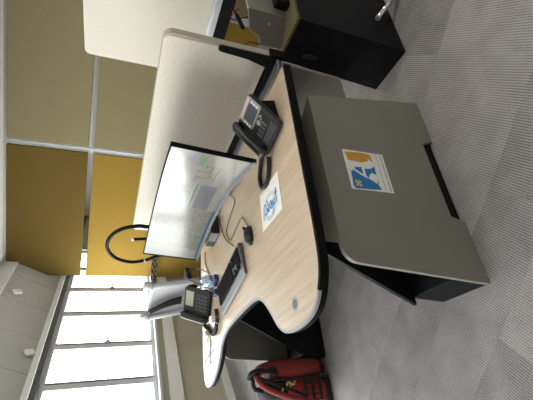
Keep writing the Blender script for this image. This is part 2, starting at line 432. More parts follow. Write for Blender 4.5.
g = G().cyl((0.339, 1.216), 0.017, DZ + 0.0003, DZ + 0.0011, 24); g.build('grommet_lid', 'dark_key', desk)

def leg_unit(yo, yi, xl=0.350, xc=0.427, xi=0.338):
    """grey outer panel at y=yo, black base and inner panel to y=yi"""
    s = 1 if yi > yo else -1
    top = 0.622
    pts = [(xl, 0.0), (0.613, 0.0), (0.634, 0.066), (1.005, 0.066), (1.030, 0.0), (1.277, 0.0), (1.177, top)]
    # rounded top corner on the user's side
    for i in range(7):
        t = i / 6.0
        A, B, C = Vector((xc + 0.067, top)), Vector((xc, top)), Vector((xc - (xc - xl) * 0.1, 0.560))
        q = A * (1 - t) ** 2 + B * 2 * t * (1 - t) + C * t * t
        pts.append((q.x, q.y))
    G().prism(pts, min(yo, yo + s * 0.018), max(yo, yo + s * 0.018), 'y').build('end_panel', 'grey_panel', desk, bevel=0.0015)
    y0, y1 = sorted((yo + s * 0.0185, yi))
    g = G().prism([(xl + 0.002, 0.0), (1.275, 0.0), (1.252, 0.165), (xl + (xc - xl) * 0.27, 0.165)], y0, y1, 'y'); g.build('base_box', 'black', desk, bevel=0.0015)
    y0, y1 = sorted((yi, yi - s * 0.018))
    G().prism([(xi, 0.1655), (1.627 - xi, 0.1655), (0.985, 0.703), (0.642, 0.703)], y0, y1, 'y').build('inner_panel', 'black', desk)
    yb, yc = yo + s * 0.0185, yi - s * 0.0185
    poly = [(xc + 0.07, yb), (1.173, yb), (1.020, yc), (0.607, yc)]
    G().prism(poly, 0.6, 0.621, 'z').build('top_plate', 'grey_panel', desk)
    y0, y1 = sorted((yc - s * 0.05, yc))
    G().box(0.7, 0.93, y0, y1, 0.6215, 0.704).build('support', 'black', desk)
leg_unit(1.017, 1.264)
leg_unit(2.607, 2.356, 0.312, 0.372, 0.335)
G().box(0.78, 0.84, 1.266, 2.354, 0.64, 0.70).build('cross_beam', 'black_matte', desk)

# sign glued on the near end panel
sx0, sx1, sz1, sz0 = 0.716, 0.904, 0.520, 0.325
sg = thing('sign', 'white square sticker with blue and orange emblem on taupe panel', 'sign', (0.81, 1.0165, sz0))
G().box(sx0, sx1, 1.0155, 1.0168, sz0, sz1).build('sheet', 'paper', sg)
def sp(a, b): return (sx0 + a * (sx1 - sx0), sz1 - b * (sz1 - sz0))
def sprint(polys, m, name, y0=1.0149, y1=1.0157):
    g = G()
    for p in polys: g.prism([sp(*q) for q in p], y0, y1, 'y')
    return g.build(name, m, sg)
sprint([[(0.936, 0.042), (0.969, 0.437), (0.944, 0.67), (0.738, 0.681), (0.856, 0.57), (0.764, 0.576), (0.702, 0.418), (0.726, 0.076)]], 'logo_orange', 'orange_emblem')
sprint([[(0.49, 0.123), (0.44, 0.165), (0.47, 0.10), (0.415, 0.08), (0.096, 0.051), (0.02, 0.087), (0.045, 0.709), (0.171, 0.665), (0.29, 0.482), (0.337, 0.349), (0.445, 0.19)],
        [(0.556, 0.186), (0.575, 0.356), (0.426, 0.365), (0.41, 0.332), (0.507, 0.193)],
        [(0.537, 0.419), (0.556, 0.565), (0.633, 0.693), (0.417, 0.681), (0.462, 0.583), (0.395, 0.51), (0.304, 0.474), (0.366, 0.429)],
        [(0.313, 0.67), (0.193, 0.69), (0.189, 0.663)]], 'logo_blue', 'blue_emblem')
def arm(cx_, cy_, ang, l, w0, w1):
    ca, sa = math.cos(ang), math.sin(ang)
    return [(cx_ + ca * u - sa * v, cy_ + sa * u + ca * v) for u, v in ((0, -w0), (l, -w1), (l, w1), (0, w0))]
sprint([arm(0.149, 0.184, k * PI / 2 + PI / 4, 0.085, 0.008, 0.04) for k in range(4)], 'rope', 'cross_emblem', 1.0142, 1.015)
tl = []
x = 0.03
while x < 0.96:
    wd = random.uniform(0.012, 0.026); tl.append([(x, 0.915), (x + wd, 0.915), (x + wd, 0.945), (x, 0.945)]); x += wd + (0.012 if random.random() < 0.85 else 0.045)
x = 0.05
while x < 0.96:
    wd = random.uniform(0.008, 0.02); tl.append([(x, 0.808), (x + wd, 0.808), (x + wd, 0.822), (x, 0.822)]); x += wd + 0.012
sprint(tl, 'grey_ink', 'fine_print')

# ================================================================== DESK SCREENS
ds = thing('desk_screen', 'white fabric desk screen with black foot rail behind the monitor', 'screen', (1.405, 1.94, 0.70), group='white desk screens')
G().prism(rrect(1.042, 2.85, 0.765, 1.22, 0.035, 5, (0, 0, 1, 1)), 1.392, 1.418, 'x').build('fabric_panel', 'white_fabric', ds, bevel=0.004)
G().prism(rrect(1.032, 2.862, 0.763, 1.224, 0.04, 6, (0, 0, 1, 1)), 1.398, 1.430, 'x').build('edge_frame', 'screen_edge', ds)
G().box(1.388, 1.432, 1.02, 2.86, 0.70, 0.765).build('foot_rail', 'black_matte', ds)
tk = G()
for i in range(4): tk.box(1.312 + i * 0.019, 1.326 + i * 0.019, 1.03, 2.66, 0.712, 0.734)
tk.box(1.307, 1.387, 1.03, 2.66, 0.705, 0.727); tk.build('track', 'alu', ds)
G().prism([(1.03, 0.70), (1.26, 0.70), (1.22, 0.735), (1.085, 0.766), (1.062, 0.86), (1.053, 0.987), (1.047, 0.997), (1.036, 0.997), (1.03, 0.985)], 1.374, 1.3915, 'x').build('bracket', 'black_matte', ds, bevel=0.003)
sb = G(); sb.loft([[(1.371, 1.042 + 0.006 * math.cos(2 * PI * i / 12), 0.965 + 0.007 * math.sin(2 * PI * i / 12)) for i in range(12)], [(1.376, 1.042 + 0.006 * math.cos(2 * PI * i / 12), 0.965 + 0.007 * math.sin(2 * PI * i / 12)) for i in range(12)]])
sb.build('screw', 'chrome', ds)
# grey modesty panel hanging below the screen
G().prism([(1.06, 0.69), (1.075, 0.375), (1.175, 0.285), (2.55, 0.285), (2.62, 0.69)], 1.395, 1.413, 'x').build('modesty_panel', 'grey_panel', ds)

fd = thing('far_desk', 'far desk edge of silver strip over a black apron', 'desk', (3.4, 1.7, 0))
G().box(2.975, 3.9, 0.4, 2.72, 0.70, 0.73).build('worktop', 'wood', fd)
G().box(2.955, 2.974, 0.4, 2.72, 0.695, 0.735).build('silver_strip', 'alu', fd)
G().box(2.958, 2.985, 0.4, 2.72, 0.59, 0.694).build('apron', 'black_matte', fd)
for y in (0.45, 1.0): G().box(3.05, 3.35, y, y + 0.04, 0, 0.70).build('leg', 'black', fd)
ds2 = thing('desk_screen', 'tall white fabric screen rising behind the near desk screen', 'screen', (3.02, 1.8, 0.736), group='white desk screens')
G().prism(rrect(0.8, 2.63, 0.736, 1.735, 0.05, 6, (0, 0, 1, 1)), 3.0, 3.035, 'x').build('fabric_panel', 'white_fabric', ds2, bevel=0.006)
G().box(2.99, 3.045, 0.85, 2.58, 0.7305, 0.76).build('foot_rail', 'alu', ds2)

# dangling cables under the far desk
cb = thing('cable', 'black cables dangling under the far desk beside the stepped grey box', 'cable', (2.75, 1.7, 0.35))
def P_y(x, y, Y):      # world point on the plane y=Y behind a photograph position (used to lay cables)
    d = (cx * ((x - 266.5) / FPX) + cy * (-(y - 200) / FPX) + cz * -1.0)
    return d * (Y / d.y) + Vector((0, 0, CAM_Z))
def P_z(x, y, Z):
    d = (cx * ((x - 266.5) / FPX) + cy * (-(y - 200) / FPX) + cz * -1.0)
    return d * ((Z - CAM_Z) / d.z) + Vector((0, 0, CAM_Z))
def P_x(x, y, X):
    d = (cx * ((x - 266.5) / FPX) + cy * (-(y - 200) / FPX) + cz * -1.0)
    return d * (X / d.x) + Vector((0, 0, CAM_Z))
pp = [P_y(x, y, 1.70) for x, y in ((228, -6), (231, 6), (236, 14), (243, 28))]
G().tube(smooth_path(pp, 6), [0.006] * 6 + [0.007] * 7 + [0.016] * 6, 8).build('power_lead', 'black_matte', cb, smooth=True)
pp = [P_y(x, y, 1.70) for x, y in ((229, 16), (234, 20), (243, 18), (251, 16))]
G().tube(smooth_path(pp, 6), 0.004, 6).build('thin_lead', 'black_matte', cb, smooth=True)
pp = [P_y(x, y, 1.70) for x, y in ((233, 12), (237, 10), (239, 9))]
G().tube(smooth_path(pp, 4), 0.008, 6).build('red_tag', 'red_pad', cb, smooth=True)
cb2 = G().tube(smooth_path([P_y(x, y, 1.55) for x, y in ((243, 46), (250, 42), (258, 44), (268, 46), (282, 49))], 6), 0.004, 6).build('cable', 'black_plastic', smooth=True)
tag(cb2, 'thin black cable drooping under the bracket of the near screen', 'cable')

# ================================================================== BLACK CABINET of the neighbouring place
bc = thing('cabinet', 'black lacquered low cabinet beside the desk screen', 'cabinet', (1.95, 1.1, 0))
lo = [(1.585, 0.957), (2.42, 0.957), (2.42, 1.232), (1.585, 1.232)]
hi = [(1.612, 0.957), (2.40, 0.957), (2.40, 1.205), (1.612, 1.205)]
G().loft([[(x, y, 0.0) for x, y in lo], [(x, y, 0.612) for x, y in hi]]).build('body', 'black', bc, bevel=0.003)
G().prism([(1.612, 0.957), (2.40, 0.957), (2.40, 1.205), (1.612, 1.205)], 0.6125, 0.626, 'z').build('top', 'cab_top', bc)
hr = G(); c0 = P_x(310, 57, 1.601)
hr.loft([[(1.595 + dx, c0.y + 0.018 * math.cos(2 * PI * i / 20) * k, c0.z + 0.042 * math.sin(2 * PI * i / 20) * k) for i in range(20)] for dx, k in ((0.004, 1.0), (0.0, 0.9))])
hr.build('finger_pull', 'black_plastic', bc, smooth=False)
def P_v(x, y, A, B):      # point on the upright plane through A and B
    n = (B - A).cross(Vector((0, 0, 1))); d = (cx * ((x - 266.5) / FPX) + cy * (-(y - 200) / FPX) + cz * -1.0); c = Vector((0, 0, CAM_Z))
    return c + d * ((A - c).dot(n) / d.dot(n))
oa, ob_ = Vector((1.62, 1.16, 0.627)), Vector((1.814, 1.001, 0.627))
cr_ = P_v(266, 12.5, oa, ob_)
fp = [Vector((cr_.x, cr_.y, P_v(249, 5, oa, ob_).z))] + [P_v(x, y, oa, ob_) for x, y in ((249.5, 27), (252, 31), (259, 36), (261, 44))]
fp = [Vector((cr_.x, cr_.y, 0.627))] + fp + [Vector((fp[-1].x, fp[-1].y, 0.627))]
bk_ = Vector((0.159, 0.194, 0)).normalized() * 0.012
og = thing('document_box', 'taupe stepped document box standing on the black cabinet', 'box', (1.75, 1.1, 0.627))
n_ = len(fp)
G().add(fp + [p + bk_ for p in fp], [tuple(range(n_)), tuple(range(2 * n_ - 1, n_ - 1, -1))] + [(i, (i + 1) % n_, n_ + (i + 1) % n_, n_ + i) for i in range(n_)]).build('front_board', 'shaded_taupe', og)
e_ = Vector((1.0, 0.12, 0)).normalized(); t_ = Vector((-0.12, 1.0, 0)).normalized() * 0.012
q0 = [fp[0] + e_ * 0.002, fp[1] + e_ * 0.002, fp[1] + e_ * 0.26, fp[0] + e_ * 0.26]
G().add(q0 + [p + t_ for p in q0], [(0, 1, 2, 3), (7, 6, 5, 4), (0, 4, 5, 1), (1, 5, 6, 2), (2, 6, 7, 3), (3, 7, 4, 0)]).build('side_board', 'grey_panel', og)  # lighter taupe here stands for the lit side of the same box
kx = thing('pencil_case', 'small black case lying on the black cabinet before the document box', 'case', (1.86, 1.005, 0.627))
G().prism(rrect(1.765, 1.97, 0.985, 1.035, 0.012, 4), 0.627, 0.70, 'z').build('case_body', 'black_matte', kx, bevel=0.008, seg=3)
G().box(1.775, 1.96, 0.983, 0.9855, 0.665, 0.668).build('zip', 'silver', kx)
lk = P_v(269, 24, oa, ob_); nn_ = -bk_.normalized()
G().tube([lk, lk + nn_ * 0.004], 0.006, 12).build('lock', 'silver', og)
ct = thing('chrome_tube', 'short chrome tube leaning on the black cabinet', 'tube', (1.9, 0.9, 0.0))
ta, tb = Vector((1.795, 0.942, 0.125)), P_z(398, -8, 0.014)
G().tube([ta, tb], 0.014, 16).build('tube', 'chrome', ct, smooth=True)
dv = (ta - tb).normalized()
G().tube([ta - dv * 0.006, ta + dv * 0.006], 0.0152, 16).build('end_cap', 'silver', ct)

# ================================================================== MONITOR
mon = thing('monitor', 'wide curved black monitor showing a map and tables', 'monitor', (0.952, 1.815, 0.811), -1.608, local=True)
R_, HWD, HH = 1.8, 0.6, 0.357
yc = lambda x: math.sqrt(R_ * R_ - x * x) - math.sqrt(R_ * R_ - HWD * HWD)
TI = Matrix.Rotation(-0.096, 4, 'X')
def shell(x0, x1, z0, z1, d0, d1, n=36):
    g = G(); rings = []
    for i in range(n + 1):
        x = x0 + (x1 - x0) * i / n; y = yc(x)
        rings.append([(x, y + d0, z0), (x, y + d1, z0), (x, y + d1, z1), (x, y + d0, z1)])
    return g.loft(rings, TI)
shell(-HWD, HWD, 0, HH, 0.004, 0.024).build('housing', 'black_matte', mon, bevel=0.003)
bz = G()
for a in ((-HWD, HWD, HH - 0.006, HH),):
    pass
shell(-HWD, HWD, HH - 0.006, HH - 0.0003, 0.0, 0.006).build('top_bezel', 'black_matte', mon)
shell(-HWD, HWD, 0.0003, 0.016, -0.001, 0.006).build('bottom_bezel', 'dark_key', mon)
shell(-HWD, -HWD + 0.006, 0.016, HH - 0.006, 0.0, 0.006, 2).build('side_bezel', 'black_matte', mon)
shell(HWD - 0.006, HWD, 0.016, HH - 0.006, 0.0, 0.006, 2).build('side_bezel', 'black_matte', mon)
def screen_material():
    m = bpy.data.materials.new('monitor_picture'); m.use_nodes = True; nt = m.node_tree; b = nt.nodes['Principled BSDF']
    uv = nt.nodes.new('ShaderNodeTexCoord'); sep = nt.nodes.new('ShaderNodeSeparateXYZ'); nt.links.new(uv.outputs['UV'], sep.inputs[0])
    S, T = sep.outputs[0], sep.outputs[1]
    def mth(op, a, bb=0.0):
        k = nt.nodes.new('ShaderNodeMath'); k.operation = op
        for i, s in enumerate((a, bb)):
            if isinstance(s, (int, float)): k.inputs[i].default_value = s
            else: nt.links.new(s, k.inputs[i])
        return k.outputs[0]
    def rect(s0, s1, t0, t1):
        a = mth('MULTIPLY', mth('GREATER_THAN', S, s0), mth('LESS_THAN', S, s1))
        c = mth('MULTIPLY', mth('GREATER_THAN', T, t0), mth('LESS_THAN', T, t1))
        return mth('MULTIPLY', a, c)
    cur = None
    def mix(mask, colr):
        nonlocal cur
        k = nt.nodes.new('ShaderNodeMix'); k.data_type = 'RGBA'
        if isinstance(mask, (int, float)): k.inputs[0].default_value = mask
        else: nt.links.new(mask, k.inputs[0])
        if cur is None: k.inputs[6].default_value = lin((206, 202, 186))
        else: nt.links.new(cur, k.inputs[6])
        if isinstance(colr, tuple): k.inputs[7].default_value = lin(colr)
        else: nt.links.new(colr, k.inputs[7])
        cur = k.outputs[2]
    mix(rect(0.0, 0.44, 0.0, 1.0), (190, 188, 170))
    # map speckle
    n = nt.nodes.new('ShaderNodeTexNoise'); n.inputs['Scale'].default_value = 40; n.inputs['Detail'].default_value = 6; n.inputs['Distortion'].default_value = 1.5
    sx = nt.nodes.new('ShaderNodeMapping'); sx.inputs['Scale'].default_value = (3.4, 1, 1); nt.links.new(uv.outputs['UV'], sx.inputs['Vector']); nt.links.new(sx.outputs[0], n.inputs['Vector'])
    mk = mth('MULTIPLY', rect(0.08, 0.43, 0.06, 0.95), mth('GREATER_THAN', n.outputs['Fac'], 0.53)); mix(mth('MULTIPLY', mk, 0.9), (128, 136, 122))
    v = nt.nodes.new('ShaderNodeTexVoronoi'); v.inputs['Scale'].default_value = 26; nt.links.new(sx.outputs[0], v.inputs['Vector'])
    mk = mth('MULTIPLY', rect(0.26, 0.43, 0.5, 0.92), mth('LESS_THAN', v.outputs['Distance'], 0.22)); mix(mth('MULTIPLY', mk, 0.8), (205, 120, 108))
    mix(mth('MULTIPLY', rect(0.1, 0.4, 0.12, 0.17), 0.6), (158, 178, 200))
    # table rows
    mix(rect(0.475, 0.68, 0.08, 0.50), (214, 216, 204))
    wv = mth('FRACT', mth('MULTIPLY', T, 22.0)); mix(mth('MULTIPLY', rect(0.485, 0.67, 0.16, 0.50), mth('LESS_THAN', wv, 0.3)), (150, 164, 150))
    mix(mth('MULTIPLY', rect(0.475, 0.68, 0.08, 0.14), 0.8), (166, 180, 200))
    mix(mth('MULTIPLY', rect(0.60, 0.612, 0.16, 0.50), 0.6), (226, 228, 214))
    mix(rect(0.44, 0.67, 0.52, 0.545), (96, 160, 140))
    mix(rect(0.44, 0.67, 0.58, 0.84), (158, 158, 164))
    # schematic with green lines
    for q in ((0.72, 0.84, 0.70, 0.716), (0.74, 0.745, 0.5, 0.7), (0.78, 0.86, 0.60, 0.615), (0.80, 0.805, 0.46, 0.6), (0.83, 0.87, 0.52, 0.534), (0.70, 0.76, 0.44, 0.454), (0.86, 0.865, 0.5, 0.72)):
        mix(mth('MULTIPLY', rect(*q), 0.75), (70, 150, 110))
    for q in ((0.73, 0.75, 0.47, 0.5), (0.79, 0.81, 0.43, 0.46), (0.76, 0.775, 0.62, 0.65)): mix(rect(*q), (150, 140, 150))
    mix(mth('MULTIPLY', rect(0.86, 0.965, 0.22, 0.36), 0.6), (190, 182, 214))
    mix(mth('MULTIPLY', rect(0.86, 0.965, 0.37, 0.47), 0.8), (140, 200, 146))
    mix(mth('MULTIPLY', rect(0.0, 0.44, 0.955, 1.0), 1.0), (74, 130, 160))
    mix(mth('MULTIPLY', rect(0.44, 1.0, 0.955, 1.0), 0.7), (150, 170, 190))
    nt.links.new(cur, b.inputs['Emission Color']); b.inputs['Emission Strength'].default_value = 0.34
    b.inputs['Base Color'].default_value = (0.02, 0.02, 0.02, 1); b.inputs['Roughness'].default_value = 0.16
    b.inputs['Specular IOR Level'].default_value = 0.6
    return m
n = 48; vv = []; ff = []; uvs = []
for i in range(n + 1):
    x = -HWD + 0.006 + (2 * HWD - 0.012) * i / n
    for z, t in ((0.016, 1.0), (HH - 0.006, 0.0)):
        vv.append(tuple(TI @ Vector((x, yc(x) + 0.0035, z)))); uvs.append((i / n, t))
for i in range(n): ff.append((2 * i, 2 * i + 2, 2 * i + 3, 2 * i + 1))
me = bpy.data.meshes.new('display'); me.from_pydata(vv, [], ff); me.update()
ul = me.uv_layers.new(name='UVMap')
for p in me.polygons:
    p.use_smooth = True
    for li in p.loop_indices: ul.data[li].uv = uvs[me.loops[li].vertex_index]
me.materials.append(screen_material())
dp = bpy.data.objects.new('display', me); col.objects.link(dp); dp.parent = mon
dp['label'] = 'lit picture with map, table and drawing'
# arm from the back down to a clamp on the desk
G().box(-0.06, 0.06, 0.142, 0.16, 0.12, 0.24).build('mount_plate', 'black_matte', mon)
G().tube([(0, 0.15, 0.18), (0, 0.20, 0.17), (0, 0.255, 0.15)], 0.018, 12).build('arm', 'black_matte', mon)
G().tube([(0, 0.255, -0.079), (0, 0.255, 0.19)], 0.02, 14).build('pole', 'black_matte', mon)
G().box(-0.04, 0.04, 0.215, 0.30, -0.0805, -0.066).build('clamp_foot', 'black_matte', mon, bevel=0.003)

# black box behind the monitor (dock) with speckled metal face
dk = thing('docking_station', 'small black box with silver mesh end under the monitor', 'dock', (1.1, 2.25, DZ + 0.0012), -1.45, local=True)
G().box(-0.05, 0.12, -0.07, 0.07, 0.0, 0.055).build('case', 'black_plastic', dk, bevel=0.004)
mg = G()
for i in range(8):
    for j in range(4): mg.box(0.02 + i * 0.012, 0.028 + i * 0.012, -0.0725, -0.0695, 0.008 + j * 0.011, 0.015 + j * 0.011)
mg.build('mesh_grille', 'silver', dk)

# ================================================================== KEYBOARD, MOUSE
kb = thing('keyboard', 'black keyboard with silver wrist rest on the oak desk', 'keyboard', (0.672, 1.912, DZ + 0.0012), math.radians(-79), local=True)
prof = [(-0.100, 0.0), (-0.100, 0.008), (-0.092, 0.012), (-0.055, 0.016), (0.078, 0.026), (0.082, 0.022), (0.082, 0.0)]
G().prism(prof, -0.222, 0.222, 'x').build('body', 'dark_key', kb, bevel=0.003)
G().prism([(-0.1005, 0.006), (-0.0935, 0.0128), (-0.056, 0.0172), (-0.056, 0.012)], -0.221, 0.221, 'x').build('wrist_rest', 'rest_grey', kb)
ky = G(); kp = 0.019
def key(x, r, wdt=0.0145):
    y = -0.040 + r * kp; z = 0.0172 + (y + 0.055) * 0.075
    ky.add([(x - wdt / 2, y - 0.007, z), (x + wdt / 2, y - 0.007, z), (x + wdt / 2, y + 0.007, z + 0.001), (x - wdt / 2, y + 0.007, z + 0.001),
            (x - wdt / 2 + 0.002, y - 0.006, z + 0.007), (x + wdt / 2 - 0.002, y - 0.006, z + 0.007), (x + wdt / 2 - 0.002, y + 0.005, z + 0.008), (x - wdt / 2 + 0.002, y + 0.005, z + 0.008)],
           [(4, 5, 6, 7), (0, 1, 5, 4), (1, 2, 6, 5), (2, 3, 7, 6), (3, 0, 4, 7)])
for r in range(6):
    for c in range(15):
        if r == 0 and 3 <= c <= 8:
            if c == 5: key(-0.212 + 5.5 * kp + 0.009, r, 0.11)
            continue
        key(-0.205 + c * kp, r)
    for c in range(3):
        if r in (1,) and c != 1: continue
        if r == 2: continue
        key(0.094 + c * kp, r)
    for c in range(3 if r else 2): key(0.160 + c * kp, r)
ko = ky.build('keys', 'black_matte', kb); ko['kind'] = 'stuff'
for s in (-1, 1): G().box(s * 0.19 - 0.015, s * 0.19 + 0.015, 0.074, 0.088, 0.0, 0.012).build('foot', 'black_plastic', kb)
ms = thing('mouse', 'black wired mouse on the desk beside the keyboard', 'mouse', (0.775, 1.583, DZ + 0.0012), math.radians(-78), local=True)
rings = []
for i in range(13):
    t = i / 12.0; y = -0.052 + 0.104 * t
    wd = 0.031 * math.sqrt(max(0.02, 1 - (2 * t - 1) ** 4)); ht = 0.034 * math.sqrt(max(0.03, 1 - ((t - 0.42) / 0.6) ** 2))
    rings.append([(wd * math.cos(PI * k / 10), y, ht * math.sin(PI * k / 10) ** 0.8) for k in range(11)])
G().loft(rings).build('body', 'black_plastic', ms, smooth=True)
G().box(-0.0035, 0.0035, 0.012, 0.034, 0.028, 0.0335).build('scroll_wheel', 'silver', ms, bevel=0.0015)
G().box(-0.0006, 0.0006, -0.005, 0.05, 0.020, 0.034).build('button_gap', 'black_matte', ms)
mw = [(0.835, 1.60), (0.90, 1.655), (0.925, 1.69), (0.91, 1.80), (0.893, 1.894), (0.94, 1.95), (0.985, 1.97), (1.03, 1.88), (1.075, 1.769), (1.146, 1.834), (1.22, 1.90)]
inv = (Matrix.Translation(Vector((0.775, 1.583, DZ + 0.0012))) @ Matrix.Rotation(math.radians(-78), 4, 'Z')).inverted()
G().tube([inv @ p for p in smooth_path([(x, y, DZ + 0.004) for x, y in mw], 6)], 0.0024, 6).build('cable', 'black_plastic', ms, smooth=True)
kw = G().tube(smooth_path([P_z(x, y, DZ + 0.004) for x, y in ((233.5, 246), (226, 240), (221, 228), (219, 215), (221, 205))], 6), 0.0028, 6).build('cable', 'black_plastic', smooth=True)
tag(kw, 'thin black cable running from the keyboard to under the monitor', 'cable')

# ================================================================== TELEPHONES
def coil(path, rad, wire, turns, n=9):
    P = path; L = [0.0]
    for a, b in zip(P, P[1:]): L.append(L[-1] + (b - a).length)
    tot = L[-1]; out = []; N = turns * n; k = 0
    for i in range(N + 1):
        s = tot * i / N
        while k < len(L) - 2 and L[k + 1] < s: k += 1
        f = (s - L[k]) / max(1e-9, L[k + 1] - L[k]); p = P[k].lerp(P[k + 1], f); d = (P[k + 1] - P[k]).normalized()
        a = Vector((0, 0, 1)) - d * d.z
        if a.length < 1e-3: a = d.orthogonal()
        a.normalize(); b = d.cross(a); t = 2 * PI * i / n
        out.append(p + (a * math.cos(t) + b * math.sin(t)) * rad)
    return G().tube(out, wire, 5)
def telephone(label, loc, rotz, tilt, width, length, silver, group):
    t = thing('telephone', label, 'telephone', loc, rotz, group, local=True)
    hw = width / 2
    A = Matrix.Translation((0, 0, 0.012)) @ Matrix.Rotation(tilt, 4, 'X')      # face plane: x right, y up the face, z outwards
    hx = -hw + 0.052                                                               # handset lane on the left
    G().prism(rrect(-hw, hw, 0.0, length, 0.012, 4), -0.012, 0.014, 'z', A).build('body', 'black_plastic', t, bevel=0.004)
    zb = math.sin(tilt) * length
    G().prism([(0.01, 0.0), (length * math.cos(tilt) + 0.02, 0.0), (length * math.cos(tilt) * 0.93, zb * 0.9), (0.02, 0.016)], -hw * 0.62, hw * 0.72, 'x').build('stand', 'black_matte', t, bevel=0.003)
    if silver:
        G().prism(rrect(hx + 0.004, hw - 0.004, length * 0.56, length * 0.985, 0.008, 3), 0.0135, 0.0155, 'z', A).build('display_surround', 'silver', t)
        G().box(hx + 0.022, hw - 0.028, length * 0.60, length * 0.88, 0.0155, 0.0172, A).build('display', 'lcd', t)
        G().box(hx + 0.012, hw - 0.012, length * 0.905, length * 0.965, 0.0155, 0.0166, A).build('label_strip', 'pink', t)
        sk = G()
        for s in (hx + 0.012, hw - 0.018):
            for k in range(3): sk.box(s - 0.005, s + 0.005, length * (0.63 + 0.08 * k), length * (0.63 + 0.08 * k) + 0.009, 0.0155, 0.0185, A)
        sk.build('soft_keys', 'paper', t)['kind'] = 'stuff'
        c = ((hx + hw) / 2 - 0.005, length * 0.47)
        nr = G(); N = 20
        nr.loft([[(c[0] + r * math.cos(2 * PI * i / N), c[1] + r * math.sin(2 * PI * i / N), z) for i in range(N)] for r, z in ((0.012, 0.0135), (0.012, 0.0175), (0.007, 0.0178))], A)
        nr.build('navigator_ring', 'silver', t)
        k1 = G()
        for i in range(4):
            for j in range(3): k1.box(hx + 0.010 + 0.021 * i, hx + 0.022 + 0.021 * i, length * (0.26 + 0.055 * j), length * (0.26 + 0.055 * j) + 0.007, 0.0135, 0.0178, A)
        k1.build('dial_keys', 'dark_key', t)['kind'] = 'stuff'
        k2 = G()
        for i in range(10):
            for j in range(3): k2.box(hx + 0.006 + 0.0112 * i, hx + 0.0135 + 0.0112 * i, length * (0.05 + 0.058 * j), length * (0.05 + 0.058 * j) + 0.007, 0.0135, 0.0165, A)
        k2.build('letter_keys', 'dark_key', t)['kind'] = 'stuff'
        k3 = G()
        for x, y in ((0.028, 0.44), (0.04, 0.47), (0.032, 0.50)): k3.box(x + 0.012, x + 0.019, length * y, length * y + 0.005, 0.0135, 0.0172, A)
        k3.build('amber_keys', 'rope', t)
    else:
        G().box(hx + 0.03, hw - 0.022, length * 0.62, length * 0.93, 0.0138, 0.0152, A).build('display', 'lcd_pale', t)
        k1 = G()
        for i in range(5):
            for j in range(5): k1.box(hx + 0.012 + 0.023 * i, hx + 0.026 + 0.023 * i, length * (0.10 + 0.085 * j), length * (0.10 + 0.085 * j) + 0.008, 0.0135, 0.017, A)
        k1.build('dial_keys', 'dark_key', t)['kind'] = 'stuff'
    # handset: two thick ends joined by an arched grip
    rings = []; N = 14; xh = -hw + 0.022
    for i in range(15):
        s = i / 14.0; y = -0.006 + (length + 0.004) * s
        e = abs(2 * s - 1); thick = 0.013 + 0.010 * (e ** 3); wd = 0.019 + 0.006 * (e ** 2); lift = 0.034 + 0.012 * (1 - e ** 2)
        if i in (0, 14): thick *= 0.55; wd *= 0.7
        rings.append([(xh + wd * math.cos(2 * PI * k / N), y, lift + thick * math.sin(2 * PI * k / N)) for k in range(N)])
    G().loft(rings, A).build('handset', 'black_plastic', t, smooth=True)
    for yy in (0.018, length - 0.022): G().prism(rrect(xh - 0.018, xh + 0.018, yy - 0.014, yy + 0.014, 0.006, 3), 0.012, 0.024, 'z', A).build('cradle', 'black_matte', t)
    return t
ph1 = telephone('black desk telephone with silver display surround beside the desk screen', (1.02, 1.155, DZ + 0.0012), -1.406, 0.576, 0.185, 0.205, True, 'desk telephones')
ph2 = telephone('black desk telephone with pale display at the far end of the desk', (0.655, 2.41, DZ + 0.0012), -0.609, 0.75, 0.20, 0.195, False, 'desk telephones')
cp = [Vector((1.055, 1.268, DZ + 0.02)), Vector((1.02, 1.33, DZ + 0.012)), Vector((0.965, 1.365, DZ + 0.011)), Vector((0.905, 1.352, DZ + 0.011)), Vector((0.892, 1.30, DZ + 0.011)), Vector((0.93, 1.258, DZ + 0.011)), Vector((0.99, 1.235, DZ + 0.012))]
o = coil(smooth_path(cp, 8), 0.0078, 0.0032, 60).build('coiled_cord', 'black_plastic', smooth=True)
tag(o, 'black coiled cord looping off the handset of the near telephone', 'cord')
cp = [P_z(x, y, DZ + 0.014) for x, y in ((204, 325), (209, 330), (213, 334), (216, 328), (217, 318), (216, 309))]
o = coil(smooth_path(cp, 8), 0.010, 0.0036, 44).build('coiled_cord', 'black_plastic', smooth=True)
tag(o, 'black coiled cord lying in front of the far telephone', 'cord')

# ================================================================== PAPER ON THE DESK
pn = thing('paper_notice', 'white paper card with blue handwriting on the oak desk', 'paper', (0.804, 1.308, DZ))
G().add([(0.891, 1.194, DZ + 0.0006), (0.713, 1.20, DZ + 0.0006), (0.717, 1.421, DZ + 0.0006), (0.897, 1.414, DZ + 0.0006)] + [(0.891, 1.194, DZ + 0.0018), (0.713, 1.20, DZ + 0.0018), (0.717, 1.421, DZ + 0.0018), (0.897, 1.414, DZ + 0.0018)],
        [(0, 1, 2, 3), (4, 5, 6, 7), (0, 1, 5, 4), (1, 2, 6, 5), (2, 3, 7, 6), (3, 0, 4, 7)]).build('card', 'paper', pn)
rg = G(); N = 40; c = (0.787, 1.308)
for i in range(N):
    t0, t1 = 2 * PI * i / N, 2 * PI * (i + 1) / N
    q = [(c[0] + r * math.cos(t), c[1] + r * 1.22 * math.sin(t)) for r, t in ((0.042, t0), (0.062, t0), (0.062, t1), (0.042, t1))]
    rg.prism(q, DZ + 0.0018, DZ + 0.0022, 'z')
rg.build('grey_ring', 'ring_grey', pn)
